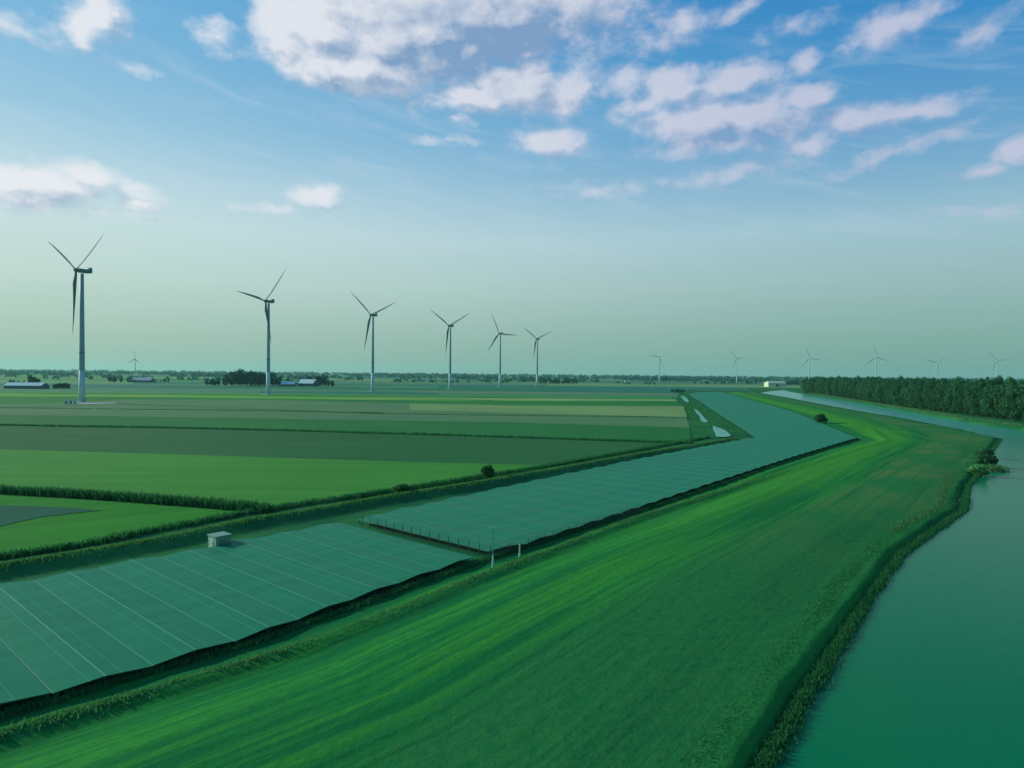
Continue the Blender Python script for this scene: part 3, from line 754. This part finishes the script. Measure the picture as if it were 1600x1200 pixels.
grove([(1036, 596.6, 19, 0), (1041, 596.6, 22, 10), (1046, 596.8, 17, 0)], 'round dark tree of a small clump on the horizon beside the faint grey turbine', 'clump beside the faint grey turbine')
grove([(1050 + i * 3.0, 613.2 + i * .3, random.uniform(5, 7.5), 0) for i in range(7)], 'dark tree at the far end of the fields by the first pond', 'trees by the small ponds')
grove([(1092 + i * 6.5, 600.5, random.uniform(8, 14), random.uniform(-30, 60)) for i in range(16)] + [(1228 + i * 4, 603, random.uniform(11, 16), 30) for i in range(8)], 'tree in the belt around the cream building', 'trees around the cream building')
grove([(845 + i * 5, 600.6, random.uniform(11, 17), random.uniform(-20, 60)) for i in range(12)], 'tree in the belt behind the smallest turbine of the row', 'trees behind the smallest turbine')

# single bushes
def bush(bx, by, h_, w_, lab, seed, mat='leaf', z=0.0):
    xx, y_ = P(bx, by, z); e = empty('bush', (xx, y_, z))
    o = bpy.data.objects.new('foliage', crown_mesh('foliage', seed, 0, h_ * .5, w_, h_ * .5, 20, 90, .16 * h_ / 2.5 + .05, M[mat])); C.objects.link(o); o.parent = e
    trunk_mb(h_ * .6, .06, seed, 5, .1).build('stem', M['bark'], e)
    tag(e, lab, 'bush')
bush(763, 746, 2.7, 1.5, 'largest round bush on the reed bank between the bright field and the panels', 61, 'bush_leaf', z=.6)
bush(627, 771, 1.8, 1.5, 'broad bush on the reed bank, next left of the largest one', 62, 'bush_leaf', z=.6)
bush(568, 781, 1.3, 1.1, 'smallest bush on the reed bank above the grass path end', 63, 'bush_leaf', z=.6)
bush(1283, 662, 5.0, 3.4, 'lone dark round bush on the meadow beside the far panel block', 64)
bush(1541, 729, 3.4, 2.4, 'dense dark bush overhanging the river at the meadow edge', 65, z=-.6)
bush(1538, 714, 2.8, 2.4, 'dark bush on the river bank behind the overhanging one', 66, z=-.4)
bush(1556, 738, 2.0, 3.2, 'low yellow-green bush spreading over the water', 67, 'reed_pale', z=-1.2)
bush(1530, 745, 3.2, 2.4, 'green waterside bush in front of the overhanging dark one', 68, 'reed', z=-.9)

# reeds and rough grass: nobody could count them
def blades(name, P_, zf, h0, h1, w, mat, lab):
    N = len(P_); a_ = rng.uniform(0, math.pi, N); hh = rng.uniform(h0, h1, N); z0 = zf(P_[:, 0], P_[:, 1]) if callable(zf) else np.full(N, zf)
    lean = rng.normal(0, .22, (N, 2)) * hh[:, None]; ww = w * rng.uniform(.6, 1.4, N)
    dx, dy = np.cos(a_) * ww, np.sin(a_) * ww
    v = np.stack([np.stack([P_[:, 0] - dx, P_[:, 1] - dy, z0 - .1], 1), np.stack([P_[:, 0] + dx, P_[:, 1] + dy, z0 - .1], 1),
                  np.stack([P_[:, 0] + lean[:, 0] + dx * .5, P_[:, 1] + lean[:, 1] + dy * .5, z0 + hh * .8], 1), np.stack([P_[:, 0] + lean[:, 0] * 1.3 - dx * .3, P_[:, 1] + lean[:, 1] * 1.3, z0 + hh], 1)], 1).reshape(-1, 3)
    me = np_mesh(name, v, np.arange(N * 4).reshape(-1, 4), mat)
    o = bpy.data.objects.new(name, me); C.objects.link(o)
    return tag(o, lab, 'reeds', kind='stuff')
def scatter(line, n, half, off=0.0, power=0.0):
    seg_ = np.linalg.norm(np.diff(line, axis=0), axis=1)
    mid = (line[:-1] + line[1:]) / 2; wgt = seg_ / (1 + power * np.linalg.norm(mid, axis=1)); i = rng.choice(len(seg_), n, p=wgt / wgt.sum())
    t_ = rng.random(n)[:, None]; p = line[i] * (1 - t_) + line[i + 1] * t_
    d_ = (line[i + 1] - line[i]) / seg_[i][:, None]; nr = np.stack([d_[:, 1], -d_[:, 0]], 1)
    cl_ = .5 * wob(p[:, 0], p[:, 1], 1.2)
    return p + nr * (off + rng.normal(0, half, n) + cl_ * half)[:, None]
def dens_line(line, step=3.0):
    out = [line[0]]
    for a_, b2 in zip(line[:-1], line[1:]):
        n = max(1, int(np.linalg.norm(b2 - a_) / step)); out += [a_ + (b2 - a_) * (j + 1) / n for j in range(n)]
    return np.array(out)
def zland(px_, py_):
    c_1 = dist(crest1, px_, py_); c_2 = dist(crest2, px_, py_)
    return 1.15 * np.exp(-(c_1 / 2.3) ** 2) + .5 * np.exp(-(c_2 / 1.3) ** 2)
c1d = dens_line(crest1, 6)
blades('reeds', scatter(c1d, 34000, .8, -.9, .01), zland, .12, .5, .09, M['reed_lit'], 'tall grass covering the bank between the fields and the solar panels')
blades('ditch_reeds', scatter(dens_line(pts([(a_, b2 - 3) for a_, b2 in edgeK[:11]], .2), 6), 16000, .45, .6, .01), .0, .4, 1.15, .10, M['reed_dark'], 'dark reeds in the ditch between the fields and the grassy bank')
blades('ditch_reeds', scatter(dens_line(pts([(-400, 752), (-100, 766), (0, 771), (100, 776), (200, 783), (320, 792), (425, 801)]), 4), 11000, .6, 0, 0), .0, .8, 2.0, .12, M['reed_dark'], 'dark line of reeds between the two bright fields at the left')
blades('ditch_reeds', scatter(dens_line(pts([(-400, 660), (0, 665), (90, 667), (240, 669), (400, 672.5), (700, 681), (1000, 691), (1085, 693)]), 5), 9000, .8, 0, 0), .0, .4, 1.2, .22, M['reed_dark'], 'thin dark reed line behind the slate coloured field')
blades('ditch_reeds', scatter(dens_line(pts([(-400, 633), (200, 640), (400, 642), (700, 648.5), (1080, 653)]), 8), 5000, .9, 0, 0), .0, .3, .8, .35, M['reed_dark'], 'thin dark ditch line across the grey brown field')
blades('meadow_reeds', scatter(dens_line(crest2, 6), 22000, .6, -.4, .01), zland, .08, .28, .08, M['reed'], 'rough grass on the low ridge between panels and mown meadow')
blades('meadow_grass', scatter(dens_line(right_edge[:8], 6), 20000, .3, .45, .01), -.02, .25, .6, .07, M['reed_dark'], 'unmown grass along the lower edge of the solar panels')
rb = river[1:13]
blades('water_reeds', scatter(dens_line(rb, 4), 40000, .38, .35, .012), WZ, .2, .6, .06, M['reed_dark'], 'soft fringe of dark reeds standing in the shallows along the meadow bank')
blades('bank_reeds', scatter(dens_line(rb, 4), 26000, .6, -2.9, .012), -.2, .15, .5, .06, M['reed_dark'], 'reeds along the meadow bank of the wide river')
blades('bank_reeds', scatter(dens_line(pts([(1430, 842), (1470, 814), (1500, 797), (1502, 765), (1512, 742)], -.4), 3), 2500, .5, -3.4, 0), -.05, .2, .7, .06, M['reed_pale'], 'pale reed tips along the top of the river bank')
blades('bank_reeds', scatter(dens_line(river[13:21], 8), 8000, 1.0, -1.5, 0), -.6, .5, 1.3, .2, M['reed_dark'], 'low dark reeds on the meadow side of the narrow river')
blades('bank_reeds', scatter(dens_line(farbank, 6), 16000, 1.6, 0, .004), .8, .3, 1.1, .25, M['reed_pale'], 'pale rough grass on the far river bank before the wood')
marsh = pts([(1064, 614), (1080, 632), (1110, 655), (1150, 678)])
blades('marsh_reeds', scatter(dens_line(marsh, 6), 9000, 6.0, 0, 0), .0, .2, .55, .2, M['reed_dark'], 'marshy reeds around the ponds beside the far panels')

# ------------------------------------------------------------------ far tree belts (one mass on the horizon)
cv, cf = [], []
rb_ = np.random.default_rng(5)
for (d_, hmin, hmax, n, span) in ((1900, 6, 11, 200, .86), (2300, 8, 13, 330, .86), (3000, 11, 18, 560, .86), (4000, 14, 22, 760, .86), (5500, 17, 27, 760, .88), (8000, 22, 34, 620, .9)):
    xs = rb_.uniform(-span, span, n) * d_
    keep = (np.sin(xs * 6.5 / d_ * 3 + d_) + np.sin(xs * 17 / d_ + d_ * .7) * .8) > (-.1 if d_ < 2500 else -.9 if d_ < 5000 else -3)
    for xx in xs[keep]:
        if d_ < 2600 and xx > .2 * d_: continue
        h_ = rb_.uniform(hmin, hmax); r_ = h_ * rb_.uniform(.6, 1.3); yb = d_ + rb_.uniform(-150, 150)
        for c_ in range(16):
            o_ = rb_.normal(size=3); o_ /= np.linalg.norm(o_); o_[2] = abs(o_[2]) * 1.6 - .8
            ctr = np.array([xx, yb, h_ * .5]) + o_ * [r_ * .7, r_ * .7, h_ * .45]; s_ = h_ * .28
            a_ = rb_.normal(size=3); a_ /= np.linalg.norm(a_); b2 = np.cross(a_, rb_.normal(size=3)); b2 /= np.linalg.norm(b2)
            cv += [ctr - a_ * s_, ctr - b2 * s_, ctr + a_ * s_, ctr + b2 * s_]
cv = np.array(cv); cv[:, 2] = np.maximum(cv[:, 2], .1)
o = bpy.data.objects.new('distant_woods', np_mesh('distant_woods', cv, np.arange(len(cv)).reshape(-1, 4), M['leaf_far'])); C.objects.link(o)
tag(o, 'belts of distant trees blending into one dark line on the horizon', 'woods', kind='stuff')

# ------------------------------------------------------------------ buildings
def barn(name, bx, by, w, d, wall_h, roof_h, rz, wall, roof, lab, cat, nwin=4, dj=0.0, hip=0.0):
    xx, y_ = P(bx, by); e = empty(name, (xx, y_ + dj, 0), rz)
    wm = MB().box(-w / 2, w / 2, -d / 2, d / 2, -.2, wall_h)
    wm.add([(-w / 2, -d / 2, wall_h + .004), (-w / 2, d / 2, wall_h + .004), (-w / 2 + hip, 0, wall_h + roof_h - .1), (w / 2, -d / 2, wall_h + .004), (w / 2, d / 2, wall_h + .004), (w / 2 - hip, 0, wall_h + roof_h - .1)], [(0, 2, 1), (3, 4, 5)])
    wm.build('wall', wall, e)
    o_ = .5; rm = MB()
    for s_ in (-1, 1):
        a_ = [(-w / 2 - o_, s_ * (d / 2 + o_), wall_h - .15), (w / 2 + o_, s_ * (d / 2 + o_), wall_h - .15), (w / 2 + o_ - hip, 0, wall_h + roof_h), (-w / 2 - o_ + hip, 0, wall_h + roof_h)]
        rm.add(a_ + [(p[0], p[1], p[2] + .25) for p in a_], [(0, 1, 2, 3), (7, 6, 5, 4), (0, 4, 5, 1), (1, 5, 6, 2), (3, 2, 6, 7), (0, 3, 7, 4)])
    if hip:
        for s_ in (-1, 1):
            rm.add([(s_ * (w / 2 + o_), -d / 2 - o_, wall_h + .1), (s_ * (w / 2 + o_), d / 2 + o_, wall_h + .1), (s_ * (w / 2 + o_ - hip), 0, wall_h + roof_h + .25)], [(0, 1, 2)])
    rm.build('roof', roof, e)
    MB().box(-w * .08, w * .08, -d / 2 - .12, -d / 2 - .01, 0, wall_h * .75).build('door', M['dark_metal'], e)
    for i in range(nwin):
        wx = -w / 2 + w * (i + .5) / nwin
        if abs(wx) < w * .12: continue
        MB().box(wx - .8, wx + .8, -d / 2 - .1, -d / 2 - .01, wall_h * .35, wall_h * .75).build('window', M['glass'], e)
    tag(e, lab, cat)
barn('barn', 42, 607.5, 46, 18, 4.2, 3.8, R(3), M['barn_wall'], M['pale_roof'], 'long low barn with a grey roof at the left edge of the fields', 'barn', 6)
barn('barn', 222, 597.5, 46, 22, 4.5, 5.5, R(-2), M['barn_wall'], M['roof_grey'], 'dull roofed barn below the small far turbine', 'barn', 5)
barn('farm_shed', 451, 603.9, 23, 14, 4.0, 5.0, R(6), M['barn_wall'], M['pale_roof'], 'left of two pale roofed sheds in the farm grove', 'shed', 3)
barn('farm_shed', 482, 603.9, 30, 18, 5.5, 7.0, R(-18), M['barn_wall'], M['pale_roof'], 'right and larger of two pale roofed sheds in the farm grove', 'shed', 3)
barn('cream_building', 1211, 604.6, 44, 24, 10.0, 4.0, R(4), M['cream'], M['cream_roof'], 'large cream coloured building at the end of the river, before the distant trees', 'building', 8, 0, 5)
barn('farmhouse', 659, 596.5, 18, 12, 5, 4, R(10), M['white_paint'], M['roof_grey'], 'tiny white farmhouse in front of the tree line left of the fourth turbine', 'house', 3)
barn('farmhouse', 1101, 598.5, 20, 14, 7, 4, R(0), M['white_paint'], M['roof_grey'], 'small white farmhouse left of the faint turbine near the cream building', 'house', 3)
barn('farmhouse', 980, 599.4, 15, 12, 7, 3, R(0), M['cream'], M['roof_grey'], 'small pale farmhouse among the trees between the long row and the faint turbine', 'house', 3)
barn('greenhouse', 726, 592.0, 95, 40, 5, 2, R(0), M['roof_grey'], M['roof_grey'], 'long pale greenhouse on the horizon right of the fourth turbine', 'greenhouse', 6)

# ------------------------------------------------------------------ haze
hz_m = bpy.data.materials.new('haze_air'); hz_m.use_nodes = True; nt = hz_m.node_tree; nt.nodes.clear()
pv = nt.nodes.new('ShaderNodeVolumePrincipled'); pv.inputs['Color'].default_value = (.40, .90, .78, 1); pv.inputs['Density'].default_value = 4.5e-5; pv.inputs['Anisotropy'].default_value = .2
mo = nt.nodes.new('ShaderNodeOutputMaterial'); nt.links.new(pv.outputs[0], mo.inputs['Volume'])
hb = MB().box(-16000, 16000, -1500, 15500, -4.8, 175).build('haze', hz_m); tag(hb, 'thin greenish haze over the whole plain', 'haze', kind='stuff')
